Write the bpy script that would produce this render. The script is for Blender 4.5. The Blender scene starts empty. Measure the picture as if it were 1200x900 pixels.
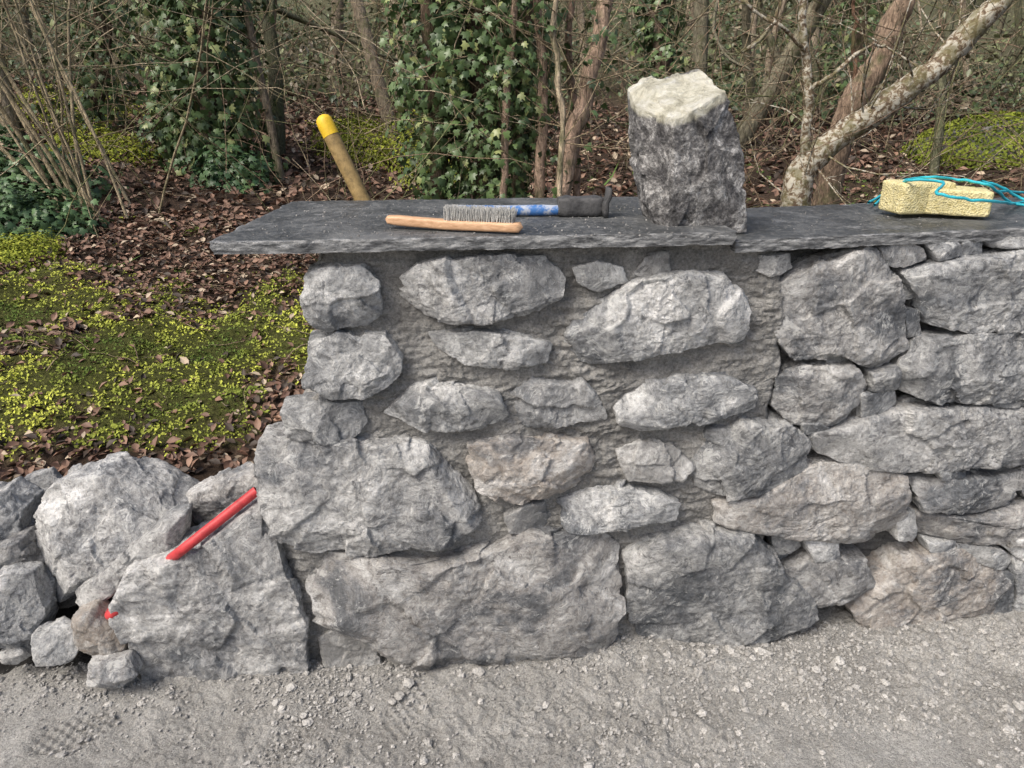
import bpy, math, numpy as np
from mathutils import Vector
rs = np.random.RandomState(11)
scene = bpy.context.scene
scene.view_settings.view_transform='Standard'; scene.view_settings.look='None'; scene.view_settings.exposure=0

# ------------------------------------------------------------------ camera
PITCH=math.radians(22.1); CAMZ=1.46; F=866.0
cam_d=bpy.data.cameras.new('camera'); cam=bpy.data.objects.new('camera',cam_d); scene.collection.objects.link(cam)
cam.location=(0,0,CAMZ); cam.rotation_euler=(math.pi/2-PITCH,0,0)
cam_d.sensor_width=36; cam_d.lens=F/1200*36; cam_d.clip_end=500; cam_d.clip_start=0.05
scene.camera=cam

# survey of the place: sight line -> real plane in metres
def ray(px,py):
    cx=(px-600)/F; cy=(450-py)/F
    s,c=math.sin(PITCH),math.cos(PITCH)
    return np.array([cx, c+cy*s, -s+cy*c])
CAM=np.array([0,0,CAMZ])
def on_plane(px,py,P0,n):
    d=ray(px,py); t=np.dot(P0-CAM,n)/np.dot(d,n); return CAM+t*d
def on_y(px,py,y): return on_plane(px,py,np.array([0,y,0.]),np.array([0,1.,0]))
def on_z(px,py,z): return on_plane(px,py,np.array([0,0,z]),np.array([0,0,1.]))

# ------------------------------------------------------------------ noise
_perm=rs.permutation(256); _perm=np.concatenate([_perm,_perm,_perm]); _rnd=rs.uniform(-1,1,256)
def vnoise(P):
    P=np.asarray(P,float); I=np.floor(P).astype(np.int64); f=P-I; u=f*f*f*(f*(f*6-15)+10)
    I&=255; x0,y0,z0=I[:,0],I[:,1],I[:,2]; x1=(x0+1)&255;y1=(y0+1)&255;z1=(z0+1)&255
    def h(a,b,c): return _rnd[_perm[_perm[_perm[a]+b]+c]]
    ux,uy,uz=u[:,0],u[:,1],u[:,2]
    a=h(x0,y0,z0)*(1-ux)+h(x1,y0,z0)*ux; b=h(x0,y1,z0)*(1-ux)+h(x1,y1,z0)*ux
    c=h(x0,y0,z1)*(1-ux)+h(x1,y0,z1)*ux; d=h(x0,y1,z1)*(1-ux)+h(x1,y1,z1)*ux
    return (a*(1-uy)+b*uy)*(1-uz)+(c*(1-uy)+d*uy)*uz
def fbm(P,o=4,g=.5):
    P=np.asarray(P,float); r=0;a=1;t=0
    for i in range(o):
        r=r+a*vnoise(P+17.3*i); t+=a; a*=g; P=P*2.03
    return r/t*1.4
def sstep(a,b,x): t=np.clip((x-a)/(b-a),0,1); return t*t*(3-2*t)

# ------------------------------------------------------------------ mesh helpers
class Acc:
    def __init__(s): s.V=[];s.F={3:[],4:[]};s.C=[];s.n=0
    def add(s,V,F,C=None):
        V=np.asarray(V,float);F=np.asarray(F,int)
        s.V.append(V); s.F[F.shape[1]].append(F+s.n)
        if C is None: C=np.full((len(V),3),.5)
        C=np.asarray(C,float)
        if C.ndim==1: C=np.tile(C,(len(V),1))
        s.C.append(C); s.n+=len(V)
    def obj(s,name,mat,smooth=True,parent=None):
        V=np.concatenate(s.V);C=np.concatenate(s.C)
        q=np.concatenate(s.F[4]) if s.F[4] else np.zeros((0,4),int)
        t=np.concatenate(s.F[3]) if s.F[3] else np.zeros((0,3),int)
        me=bpy.data.meshes.new(name)
        me.vertices.add(len(V)); me.vertices.foreach_set('co',V.ravel())
        me.loops.add(q.size+t.size); me.loops.foreach_set('vertex_index',np.concatenate([q.ravel(),t.ravel()]).astype(np.int32))
        me.polygons.add(len(q)+len(t))
        st=np.concatenate([np.arange(len(q))*4,q.size+np.arange(len(t))*3]).astype(np.int32)
        me.polygons.foreach_set('loop_start',st)
        me.polygons.foreach_set('use_smooth',np.full(len(st),smooth))
        me.update(calc_edges=True)
        ca=me.color_attributes.new('Col','FLOAT_COLOR','POINT')
        ca.data.foreach_set('color',np.concatenate([C,np.ones((len(C),1))],1).ravel())
        me.materials.append(mat); me.validate()
        ob=bpy.data.objects.new(name,me); scene.collection.objects.link(ob)
        if parent: ob.parent=parent
        return ob
def empty(name):
    e=bpy.data.objects.new(name,None); scene.collection.objects.link(e); return e
_cs={}
def cubesphere(n):
    if n in _cs: return _cs[n]
    g=np.tan(np.linspace(-1,1,n+1)*math.pi/4); A,B=np.meshgrid(g,g,indexing='ij'); A=A.ravel();B=B.ravel();o=np.ones_like(A)
    idx=np.arange((n+1)**2).reshape(n+1,n+1)
    q=np.stack([idx[:-1,:-1],idx[1:,:-1],idx[1:,1:],idx[:-1,1:]],-1).reshape(-1,4)
    Vs=[];Qs=[]
    for k,(P,fl) in enumerate([((A,B,o),0),((A,B,-o),1),((A,o,B),1),((A,-o,B),0),((o,A,B),0),((-o,A,B),1)]):
        Vs.append(np.stack(P,-1)); Qs.append((q[:,::-1] if fl else q)+k*(n+1)**2)
    V=np.concatenate(Vs);Q=np.concatenate(Qs)
    _,fi,inv=np.unique(np.round(V*1e5).astype(np.int64),axis=0,return_index=True,return_inverse=True)
    V=V[fi];Q=np.asarray(inv).ravel()[Q]; V/=np.linalg.norm(V,axis=1)[:,None]
    _cs[n]=(V,Q); return V,Q
def grid_faces(nx,ny):
    i=np.arange(nx*ny).reshape(nx,ny)
    return np.stack([i[:-1,:-1],i[1:,:-1],i[1:,1:],i[:-1,1:]],-1).reshape(-1,4)
def tube(path,rad,sides=6):
    path=np.asarray(path,float); n=len(path); rad=np.broadcast_to(rad,(n,))
    T=np.gradient(path,axis=0); T/=np.linalg.norm(T,axis=1)[:,None]+1e-9
    m=np.abs(T.mean(0)); ref=np.eye(3)[np.argmin(m)]
    A=np.cross(T,ref);A/=np.linalg.norm(A,axis=1)[:,None]+1e-9;B=np.cross(T,A)
    th=np.arange(sides)/sides*2*math.pi
    V=path[:,None]+rad[:,None,None]*(A[:,None]*np.cos(th)[None,:,None]+B[:,None]*np.sin(th)[None,:,None])
    i=np.arange(n*sides).reshape(n,sides); j=np.roll(i,-1,1)
    return V.reshape(-1,3),np.stack([i[:-1],j[:-1],j[1:],i[1:]],-1).reshape(-1,4)
def smooth_path(P,k=8):
    P=np.asarray(P,float); Q=np.concatenate([[2*P[0]-P[1]],P,[2*P[-1]-P[-2]]]); out=[]
    for i in range(1,len(Q)-2):
        a,b,c,d=Q[i-1:i+3]
        for t in np.arange(k)/k:
            out.append(.5*((2*b)+(-a+c)*t+(2*a-5*b+4*c-d)*t*t+(-a+3*b-3*c+d)*t**3))
    out.append(P[-1]); return np.array(out)
def unit(v): return v/(np.linalg.norm(v,axis=-1,keepdims=True)+1e-9)
def scatter(acc,tpl,tris,c,n,size,col,updir=None,spread=0):
    N=len(c); n=unit(n)
    if updir is None: a=unit(np.cross(n,rs.normal(size=(N,3))))
    else: a=unit(np.cross(updir+rs.normal(size=(N,3))*spread,n))
    b=np.cross(n,a); tpl=np.asarray(tpl,float)
    V=c[:,None]+size[:,None,None]*(tpl[None,:,0:1]*a[:,None]+tpl[None,:,1:2]*b[:,None]+tpl[None,:,2:3]*n[:,None])
    k=len(tpl); T=np.asarray(tris)[None]+(np.arange(N)*k)[:,None,None]
    acc.add(V.reshape(-1,3),T.reshape(-1,np.asarray(tris).shape[1]),np.repeat(col,k,0))
def fan(outline,c):
    k=len(outline); return [c]+outline,[(0,1+i,1+(i+1)%k) for i in range(k)]
_h=[(0,0,0),(.22,-.1,-.03),(.5,.1,-.1),(.3,.3,0),(.42,.62,-.06),(.14,.6,0),(0,1,-.12)]
IVY,IVYT=fan(_h+[(-x,y,z) for x,y,z in _h[::-1][1:-1]],(0,.32,.08))
LIT,LITT=fan([(0,0,0),(.26,.28,.12),(.3,.6,.16),(.1,.9,.1),(0,1.1,.02),(-.1,.9,.12),(-.3,.6,.2),(-.26,.28,.1)],(0,.5,-.04))
DIA,DIAT=[(0,0,0),(.3,.45,.08),(0,1,-.05),(-.3,.45,.08)],[(0,1,2),(0,2,3)]
BLD,BLDT=[(-.06,0,0),(.06,0,0),(.045,.5,.05),(-.045,.5,.05),(0,1,.28)],[(0,1,2),(0,2,3),(3,2,4)]

# ------------------------------------------------------------------ materials
class M:
    def __init__(s,name,rough=.9,spec=.3):
        s.m=bpy.data.materials.new(name); s.m.use_nodes=True; s.nt=s.m.node_tree; s.b=s.nt.nodes['Principled BSDF']
        s.b.inputs['Roughness'].default_value=rough; s.b.inputs['Specular IOR Level'].default_value=spec
        s.tc=s.nt.nodes.new('ShaderNodeTexCoord').outputs['Object']; s._bump=None
        at=s.nt.nodes.new('ShaderNodeAttribute'); at.attribute_name='Col'; s.col=at.outputs['Color']
        sp=s.nt.nodes.new('ShaderNodeSeparateColor'); s.L(s.col,sp.inputs[0]); s.R,s.G,s.B=sp.outputs[0],sp.outputs[1],sp.outputs[2]
    def L(s,a,b): s.nt.links.new(a,b)
    def noise(s,scale,detail=4,rough=.6,dist=0,stretch=None):
        n=s.nt.nodes.new('ShaderNodeTexNoise'); n.inputs['Scale'].default_value=scale;n.inputs['Detail'].default_value=detail
        n.inputs['Roughness'].default_value=rough;n.inputs['Distortion'].default_value=dist
        v=s.tc
        if stretch:
            mp=s.nt.nodes.new('ShaderNodeMapping'); mp.inputs['Scale'].default_value=stretch; s.L(s.tc,mp.inputs[0]); v=mp.outputs[0]
        s.L(v,n.inputs['Vector']); return n.outputs['Fac']
    def voro(s,scale,feat='F1',out='Distance'):
        n=s.nt.nodes.new('ShaderNodeTexVoronoi'); n.feature=feat; n.inputs['Scale'].default_value=scale; s.L(s.tc,n.inputs['Vector']); return n.outputs[out]
    def ramp(s,f,stops):
        r=s.nt.nodes.new('ShaderNodeValToRGB'); e=r.color_ramp.elements
        while len(e)<len(stops): e.new(.5)
        for k,(p,c) in enumerate(stops):
            e[k].position=p
            if not isinstance(c,(tuple,list)): c=(c,c,c)
            e[k].color=(*c,1)
        s.L(f,r.inputs[0]); return r.outputs[0]
    def mix(s,f,a,b,mode='MIX'):
        n=s.nt.nodes.new('ShaderNodeMix'); n.data_type='RGBA'; n.blend_type=mode
        for k,v in ((0,f),(6,a),(7,b)):
            if isinstance(v,(int,float)): n.inputs[k].default_value=v if k==0 else (v,v,v,1)
            elif isinstance(v,tuple): n.inputs[k].default_value=(*v,1)
            else: s.L(v,n.inputs[k])
        return n.outputs[2]
    def math(s,op,a,b=None):
        n=s.nt.nodes.new('ShaderNodeMath'); n.operation=op
        for k,v in enumerate((a,b)):
            if v is None: continue
            if isinstance(v,(int,float)): n.inputs[k].default_value=v
            else: s.L(v,n.inputs[k])
        return n.outputs[0]
    def bump(s,h,dist,strength=1):
        n=s.nt.nodes.new('ShaderNodeBump'); n.inputs['Distance'].default_value=dist;n.inputs['Strength'].default_value=strength
        s.L(h,n.inputs['Height'])
        if s._bump: s.L(s._bump,n.inputs['Normal'])
        s._bump=n.outputs[0]; s.L(s._bump,s.b.inputs['Normal'])
    def base(s,c):
        if isinstance(c,tuple): s.b.inputs['Base Color'].default_value=(*c,1)
        else: s.L(c,s.b.inputs['Base Color'])
        return s.m

def stone_mat(name):
    m=M(name,.88,.25)
    n0=m.noise(5,7,.72,.5)
    c=m.ramp(n0,[(.37,(.135,.145,.158)),(.46,(.29,.297,.305)),(.54,(.42,.422,.418)),(.64,(.64,.638,.63))])
    fine=m.noise(80,4,.85)
    c=m.mix(.8,c,m.ramp(fine,[(.36,.50),(.47,.92),(.54,1.08),(.64,1.45)]),'MULTIPLY')
    w=m.noise(21,6,.80,.8)
    c=m.mix(m.ramp(w,[(.54,0.),(.60,.7)]),c,(.64,.645,.635))
    c=m.mix(m.ramp(w,[(.37,.8),(.44,0.)]),c,(.11,.115,.122))
    br=m.mix(1.,m.ramp(n0,[(.40,.15),(.5,.8),(.6,.3)]),m.G,'MULTIPLY')
    c=m.mix(br,c,(.44,.34,.25))
    du=m.mix(1.,m.ramp(n0,[(.44,1.),(.54,0.)]),m.B,'MULTIPLY')
    c=m.mix(du,c,(.33,.325,.31))
    c=m.mix(1.,c,m.mix(1.,m.R,2.,'MULTIPLY'),'MULTIPLY')
    h=m.math('ADD',m.math('MULTIPLY',w,.9),m.math('MULTIPLY',fine,.5))
    m.bump(h,.011,1.)
    return m.base(c)
MST=stone_mat('limestone')
m=M('mortar',.95,.15)
c=m.ramp(m.noise(9,5,.7),[(.35,(.205,.20,.19)),(.5,(.285,.279,.265)),(.65,(.37,.362,.345))])
f=m.noise(170,3,.8)
c=m.mix(.8,c,m.ramp(f,[(.3,.45),(.5,1.),(.7,1.5)]),'MULTIPLY')
c=m.mix(1.,c,m.mix(1.,m.R,2.,'MULTIPLY'),'MULTIPLY')
m.bump(m.math('ADD',m.noise(60,4,.8,0,(.5,.5,1.8)),m.math('MULTIPLY',f,.4)),.008,1.)
MMO=m.base(c)
m=M('gravel_dust',.95,.15)
c=m.ramp(m.noise(3.5,6,.7),[(.35,(.32,.31,.292)),(.5,(.41,.40,.38)),(.65,(.52,.51,.488))])
f=m.noise(190,4,.85)
c=m.mix(.85,c,m.ramp(f,[(.33,.4),(.5,1.),(.66,1.5)]),'MULTIPLY')
m.bump(m.math('ADD',f,m.noise(70,3,.7)),.008,1.)
MGR=m.base(c)
m=M('pebble',.9,.2)
f=m.noise(200,3,.7); c=m.mix(.7,m.col,m.ramp(f,[(.3,.5),(.7,1.4)]),'MULTIPLY'); MPE=m.base(c)
m=M('forest_floor',.95,.15)
f=m.noise(45,5,.85); c=m.mix(.9,m.col,m.ramp(f,[(.3,.2),(.5,1.),(.7,2.)]),'MULTIPLY'); m.bump(f,.03,1.); MFL=m.base(c)
m=M('slate',.5,.45)
n0=m.noise(6,6,.75,.4)
c=m.ramp(n0,[(.34,(.032,.035,.038)),(.5,(.062,.067,.071)),(.64,(.15,.155,.157))])
f=m.noise(80,4,.85)
c=m.mix(m.ramp(f,[(.50,0.),(.66,.7)]),c,(.25,.25,.24))
g=m.noise(40,5,.8,0,(.5,.5,2.5))
c=m.mix(m.G,c,m.ramp(g,[(.36,(.06,.063,.066)),(.47,(.19,.195,.20)),(.60,(.42,.425,.425))]))
rr=m.ramp(n0,[(.38,.36),(.62,.62)]); m.L(m.mix(m.G,rr,.85),m.b.inputs['Roughness'])
m.bump(m.math('ADD',f,m.math('MULTIPLY',g,m.G)),.004,1.); MSL=m.base(c)
def leaf_mat(name,rough,spec):
    m=M(name,rough,spec); return m.base(m.col)
MIV=leaf_mat('ivy_leaf',.40,.45); MLI=leaf_mat('dead_leaf',.6,.4); MMS=leaf_mat('moss',.8,.2)
m=M('bark',.9,.2)
f=m.noise(55,4,.8,.5,(1,1,.3))
c=m.mix(.95,m.col,m.ramp(f,[(.33,.25),(.5,1.),(.66,1.8)]),'MULTIPLY')
c=m.mix(m.ramp(m.noise(7,3,.7),[(.52,0.),(.64,.6)]),c,(.11,.13,.055))
m.bump(f,.02,1.); MBK=m.base(c)
m=M('lichen_bark',.9,.2)
f=m.noise(42,5,.65,.6)
c=m.ramp(f,[(.42,(.14,.10,.07)),(.48,(.30,.24,.16)),(.54,(.54,.51,.43))])
c=m.mix(m.ramp(m.noise(12,4,.6),[(.48,0.),(.58,.75)]),c,(.17,.155,.075))
m.bump(f,.015,.9); MLB=m.base(c)
def simple(name,col,rough=.6,spec=.4,var=.4,scale=40,bump=.001):
    m=M(name,rough,spec); f=m.noise(scale,5,.75); c=m.mix(var,col,m.ramp(f,[(.3,.35),(.5,1.),(.7,1.5)]),'MULTIPLY')
    m.bump(f,bump,.8); return m.base(c)

# ------------------------------------------------------------------ stones
class Frame:
    def __init__(s,P0,slope=0.0):
        s.P0=np.array(P0,float); s.t=unit(np.array([1,slope,0.])); s.n=unit(np.array([slope,-1,0.]))
    def uz(s,px,py):
        P=on_plane(px,py,s.P0,s.n); return np.dot(P-s.P0,s.t),P[2]
    def world(s,u,w,z): return s.P0+u[:,None]*s.t+w[:,None]*s.n+z[:,None]*np.array([0,0,1.])
WALL=Frame((0,1.60,0),.10)
# Df: front half depth, Db: back half depth, wc: widest plane
def stone(acc,poly,fr=WALL,Df=None,Db=None,wc=-.022,col=(.5,0,0),ex=10,seed=0,res=.0042,clips=(),rough=1.,nfac=6,ncut=4,tilt=.42,px=True,capfn=None):
    r=np.random.RandomState(seed+1000)
    P=np.array([fr.uz(*q) for q in poly]) if px else np.array(poly,float)
    x,y=P[:,0],P[:,1]; x2,y2=np.roll(x,-1),np.roll(y,-1); cr=x*y2-x2*y; A=cr.sum()/2
    cx=((x+x2)*cr).sum()/(6*A); cy=((y+y2)*cr).sum()/(6*A); A=abs(A); size=math.sqrt(A)
    th=np.linspace(-math.pi,math.pi,721)[:-1]; dx,dy=np.cos(th),np.sin(th); R=np.full(720,1e9)
    for i in range(len(P)):
        ax,ay=x[i]-cx,y[i]-cy; bx,by=x2[i]-cx-ax,y2[i]-cy-ay
        den=dx*by-dy*bx; den=np.where(np.abs(den)<1e-9,1e-9,den)
        t=(ax*by-ay*bx)/den; k=(ax*dy-ay*dx)/den
        R=np.where((t>0)&(k>=-.001)&(k<=1.001)&(t<R),t,R)
    R=np.where(R>1e8,size*.5,R)
    ker=np.hanning(5);ker/=ker.sum(); R=np.convolve(np.concatenate([R[-8:],R,R[:8]]),ker,'same')[8:-8]
    o_=r.uniform(0,100); R=R*(1+.045*fbm(np.stack([np.cos(th)*3.5+o_,np.sin(th)*3.5,0*th],1),4,.65))
    if Df is None: Df=.036+.075*size+r.uniform(-.003,.010)
    if Db is None: Db=float(np.clip(.4*size,.03,.10))
    n=int(np.clip(size*1.3/res,8,92)); S,Q=cubesphere(n)
    dxz=np.hypot(S[:,0],S[:,2]); phi=np.arctan2(S[:,2],S[:,0]); Rv=np.interp(phi,np.append(th,math.pi),np.append(R,R[0]))
    s=(dxz**ex+np.abs(S[:,1])**ex+1e-12)**(-1/ex)
    L=np.stack([Rv*dxz*s*np.cos(phi),np.where(S[:,1]>0,Df,Db)*S[:,1]*s,Rv*dxz*s*np.sin(phi)],1)
    off=r.uniform(0,100,3); D=Df
    for _ in range(nfac):
        nn=unit(np.array([r.uniform(-1,1)*tilt,1,r.uniform(-1,1)*tilt])); sup=(L@nn).max()
        d=sup-D*r.uniform(.05,.42); e=np.maximum(L@nn-d,0); L-=e[:,None]*nn
    for _ in range(ncut):
        a=r.uniform(0,2*math.pi); nn=unit(np.array([math.cos(a),r.uniform(.7,1.8),math.sin(a)])); sup=(L@nn).max()
        d=sup-size*r.uniform(.02,.06); e=np.maximum(L@nn-d,0); L-=e[:,None]*nn
    for (nn,d) in clips:
        nn=unit(np.array(nn,float)); e=np.maximum(L@nn-d,0); L-=e[:,None]*nn
    nrm=unit(L/np.array([max(size*.5,1e-3),D*1.3,max(size*.5,1e-3)])**2)
    ns=int(np.clip(size*110,6,40)); seeds=L[r.choice(len(L),ns)]; gr=r.normal(size=(ns,3))*.13
    jit=L+np.stack([fbm(L*16+off+9*k,2) for k in range(3)],1)*.012
    dm=((jit[:,None]-seeds[None])**2).sum(-1); ni=dm.argmin(1)
    h=np.clip(((L-seeds[ni])*gr[ni]).sum(1),-.008,.006)+r.uniform(-.0016,.0016,ns)[ni]
    h*=min(1,size/.16)
    n1=fbm(L*11+off,3,.5); q=n1*3.2; fl=np.floor(q); n1t=(fl+sstep(.0,.18,q-fl))/3.2
    f2=fbm(L*50+off,4,.75)
    h=h+rough*(n1t*.0034+f2*.0040-np.maximum(0,.10-np.abs(fbm(L*16+off+50,3)))*.020)*min(1,.35+size/.3)
    L=L+nrm*h[:,None]
    W=fr.world(L[:,0]+cx,L[:,1]+wc,L[:,2]+cy)
    p,q_,v=W[Q[:,0]],W[Q[:,1]],W[Q[:,2]]; cen=W.mean(0)
    if (np.einsum('ij,ij->i',p-cen,np.cross(q_-cen,v-cen))).sum()<0: Q=Q[:,::-1]
    C=np.tile(np.array(col,float),(len(W),1))
    if capfn is not None: C=capfn(L,C)
    acc.add(W,Q,C)

ST=[
([(360,318),(385,307),(425,309),(445,330),(447,365),(430,383),(375,386),(357,370),(356,345)],.58,.0,.2),
([(466,325),(500,306),(560,297),(640,299),(660,325),(655,350),(620,369),(560,377),(500,371),(468,350)],.55,.05,.1),
([(670,312),(700,305),(728,313),(734,330),(700,341),(676,331)],.58,.0,.3),
([(745,322),(758,298),(782,294),(787,318),(770,328)],.5,.1,.6),
([(360,400),(400,390),(450,392),(471,420),(473,440),(440,463),(380,465),(357,450),(358,425)],.54,0,.2),
([(503,392),(560,386),(610,391),(647,402),(640,424),(590,431),(545,427),(518,410)],.57,.0,.2),
([(663,395),(690,360),(740,333),(800,316),(850,320),(876,350),(868,398),(800,407),(735,420),(690,427),(661,416)],.52,0,.05),
([(330,478),(370,469),(425,474),(432,495),(415,512),(355,517),(331,505)],.52,0,.2),
([(448,485),(480,454),(530,446),(580,460),(598,488),(560,501),(500,504)],.53,.0,.2),
([(598,465),(625,445),(680,448),(707,470),(709,493),(650,502),(603,501)],.60,.05,.1),
([(720,478),(745,450),(800,438),(850,438),(882,454),(884,475),(830,491),(760,501),(726,496)],.56,0,.1),
([(292,540),(310,518),(400,511),(500,519),(547,570),(564,605),(530,632),(440,642),(370,644),(325,627),(303,590)],.52,.05,.0),
([(547,520),(600,511),(692,514),(701,540),(672,573),(600,586),(560,571)],.58,.5,.05),
([(722,530),(750,516),(790,523),(813,545),(800,562),(735,562)],.5,.1,.5),
([(812,540),(830,504),(870,491),(930,497),(949,520),(944,552),(900,574),(840,580),(813,571)],.44,.0,.05),
([(591,605),(615,587),(640,590),(647,615),(620,628),(597,624)],.52,.1,.4),
([(652,590),(700,573),(745,566),(791,585),(788,612),(720,615),(665,621)],.62,.0,.0),
([(357,680),(385,650),(440,644),(500,654),(620,624),(700,621),(724,640),(728,690),(724,747),(680,767),(590,767),(500,780),(455,767),(430,737),(370,727)],.49,.2,.05),
([(734,650),(760,629),(830,617),(880,619),(912,660),(952,700),(957,732),(900,747),(800,763),(750,755),(736,720)],.41,.0,.0),
([(370,745),(400,735),(440,750),(447,785),(385,790)],.46,.1,.7),
([(885,302),(925,298),(932,315),(905,327),(887,318)],.5,.0,.3),
# dry-laid side
([(905,345),(960,310),(1020,288),(1045,308),(1061,370),(1067,410),(1030,437),(985,415),(930,427),(912,390)],.53,.1,0),
([(1063,320),(1110,307),(1200,294),(1290,296),(1300,380),(1200,388),(1130,390),(1085,380),(1075,350)],.57,0,0),
([(1033,290),(1060,283),(1086,291),(1092,305),(1065,314),(1040,311)],.6,.1,0),
([(1085,284),(1122,284),(1130,300),(1100,307)],.55,0,0),
([(1128,281),(1160,281),(1157,304),(1130,301)],.6,0,0),
([(1160,280),(1200,278),(1240,280),(1240,293),(1165,293)],.6,0,0),
([(1053,430),(1080,400),(1130,391),(1200,389),(1280,392),(1290,460),(1190,469),(1100,474),(1058,462)],.48,.0,0),
([(911,445),(950,431),(1000,427),(1017,450),(1012,475),(975,499),(930,500),(911,480)],.47,.1,0),
([(1008,460),(1050,456),(1058,480),(1030,497),(1009,492)],.55,0,0),
([(948,510),(985,498),(1060,479),(1130,476),(1200,480),(1300,495),(1300,540),(1150,547),(1060,554),(990,541),(953,528)],.51,.05,0),
([(832,587),(900,572),(950,544),(1000,541),(1057,554),(1065,590),(1057,627),(1000,637),(930,627),(838,612)],.54,.3,0),
([(1068,563),(1120,560),(1197,553),(1192,587),(1140,602),(1083,597)],.5,.1,0),
([(1093,547),(1132,545),(1137,566),(1108,571)],.66,0,0),
([(1148,545),(1187,539),(1189,556),(1155,559)],.62,0,0),
([(1073,600),(1140,606),(1200,590),(1300,592),(1300,640),(1140,637),(1078,632)],.5,.2,0),
([(1053,596),(1076,600),(1072,634),(1050,632)],.55,0,0),
([(903,624),(940,623),(942,647),(910,652)],.45,0,0),
([(940,628),(982,630),(984,656),(953,657)],.68,0,0),
([(913,670),(960,650),(1017,655),(1028,690),(980,707),(928,702)],.40,.1,0),
([(998,715),(1020,680),(1060,655),(1130,643),(1172,668),(1187,690),(1167,737),(1080,744),(1013,740)],.54,.45,0),
([(1086,635),(1122,635),(1122,649),(1090,649)],.68,0,0),
([(1120,638),(1160,638),(1190,655),(1182,671),(1130,656)],.62,0,0),
([(1170,668),(1189,672),(1187,732),(1163,737)],.5,0,0),
([(1189,650),(1290,655),(1300,725),(1191,722)],.62,0,0),
([(1165,633),(1200,628),(1240,640),(1235,655),(1195,655)],.65,0,0),
([(1056,323),(1076,323),(1087,350),(1060,353)],.5,0,0),
([(1060,360),(1081,365),(1087,397),(1066,400)],.55,0,0),
([(1018,435),(1052,430),(1052,456),(1020,459)],.45,0,0),
([(1195,548),(1300,545),(1300,588),(1200,586)],.5,0,0),
([(1195,470),(1290,466),(1292,490),(1200,478)],.5,0,0),
([(1160,462),(1198,458),(1198,478),(1165,478)],.45,0,0),
([(970,418),(1000,420),(1010,432),(975,430)],.45,0,0),
([(940,497),(965,495),(975,505),(945,512)],.5,0,0),
]
wall=empty('dry_stone_wall')
acc=Acc()
for i,(p,b,br,du) in enumerate(ST):
    dry = i>=21
    r=np.random.RandomState(i)
    stone(acc,p,col=(b*r.uniform(.93,1.05),br,du),seed=i,wc=-.03 if dry else -.020,Df=(.044+r.uniform(0,.018)) if dry else None)
stone(acc,[(131,700),(158,668),(230,641),(290,602),(312,598),(334,650),(359,720),(359,777),(260,794),(185,810),(156,772)],
      col=(.53,.08,.05),seed=79,Df=.062,Db=.13,ex=12,nfac=3,ncut=2,tilt=.16)
for k in range(60):
    u=rs.uniform(.66,1.55); z=rs.uniform(.03,1.1); s=rs.uniform(.012,.03)
    stone(acc,[(u+s*math.cos(t)*1.6,z+s*math.sin(t)) for t in np.linspace(0,2*math.pi,8)[:-1]],px=False,wc=-.05,Df=s,Db=s,col=(rs.uniform(.4,.62),0,0),seed=300+k,res=.004)
u0=1.5
for row,(z0,z1) in enumerate([(0,.26),(.27,.42),(.43,.6),(.61,.78),(.79,.95),(.96,1.12)]):
    u=u0+rs.uniform(-.02,.06)
    while u<2.6:
        w=rs.uniform(.18,.4); j=lambda: rs.uniform(-.02,.02)
        stone(acc,[(u+.01,z0+.04),(u+.05,z0+j()*.3),(u+w-.05,z0+.005),(u+w-.005,z0+.05),(u+w-.01,z1-.04),(u+w-.06,z1-.004),(u+.06,z1-.006),(u+.008,z1-.05)],px=False,col=(rs.uniform(.45,.58),rs.uniform(0,.3),0),seed=400+int(u*100)+row,res=.009)
        u+=w+.01
ENDF=Frame((-.42,1.62,0)); ENDF.t=unit(np.array([.1,-1,0.])); ENDF.n=np.array([-1.,-.1,0])
for row,(z0,z1) in enumerate([(0,.3),(.31,.5),(.51,.68),(.69,.85),(.86,1.12)]):
    u=-.46
    ENDF.P0=np.array([[-.60,-.55,-.45,-.42,-.42][row],1.60,0.])
    while u<-.12:
        w=rs.uniform(.13,.2)
        stone(acc,[(u,z0+.03),(u+.03,z0),(u+w-.03,z0),(u+w,z0+.04),(u+w,z1-.03),(u+w-.03,z1),(u+.03,z1),(u,z1-.04)],fr=ENDF,px=False,Df=.04,Db=.05,col=(.5,.1,.2),seed=500+row*9+int(u*20),res=.009)
        u+=w+.01
acc.obj('stones',MST,parent=wall)
# mortar
cor=[(374,290),(374,380),(376,465),(348,478),(348,512),(322,530),(325,640),(335,665),(335,700),(335,790)]
cz=np.array([WALL.uz(*c) for c in cor]); o=np.argsort(cz[:,1]); cz=cz[o]
ss=np.concatenate([-np.linspace(.5,.012,40),np.arange(0,1.2,.004),np.arange(1.2,3.1,.012)]); zz=np.arange(-.03,1.132,.004)
S,Z=np.meshgrid(ss,zz,indexing='ij'); S=S.ravel();Z=Z.ravel()
uL=np.interp(Z,cz[:,1],cz[:,0]); front=S>=0
U=uL+np.maximum(S,0); Wd=np.where(front,0,S)
Pn=np.stack([U,Wd,Z],1)
big=fbm(Pn*8,3); fine=fbm(Pn*np.array([26,40,80.]),4,.65); gr=fbm(Pn*120,2,.7)
patch=sstep(-.1,.5,fbm(Pn*5+30,2))
edge=.60+.09*(1-Z/1.1)+.05*fbm(np.stack([Z*7,U*5,Z*0],1),3); dry=sstep(edge,edge+.05,U)
lay=-.015+.012*big+(.004+.006*patch)*fine+.0034*gr
off=lay*(1-dry)+dry*(-.085+.02*fine+.015*big)
rnd_c=np.clip(1-np.maximum(S,0)/.05,0,1)**2*.02
V=WALL.world(U-np.where(front,0,off+.0),np.where(front,off-rnd_c,Wd-.02),Z)
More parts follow.
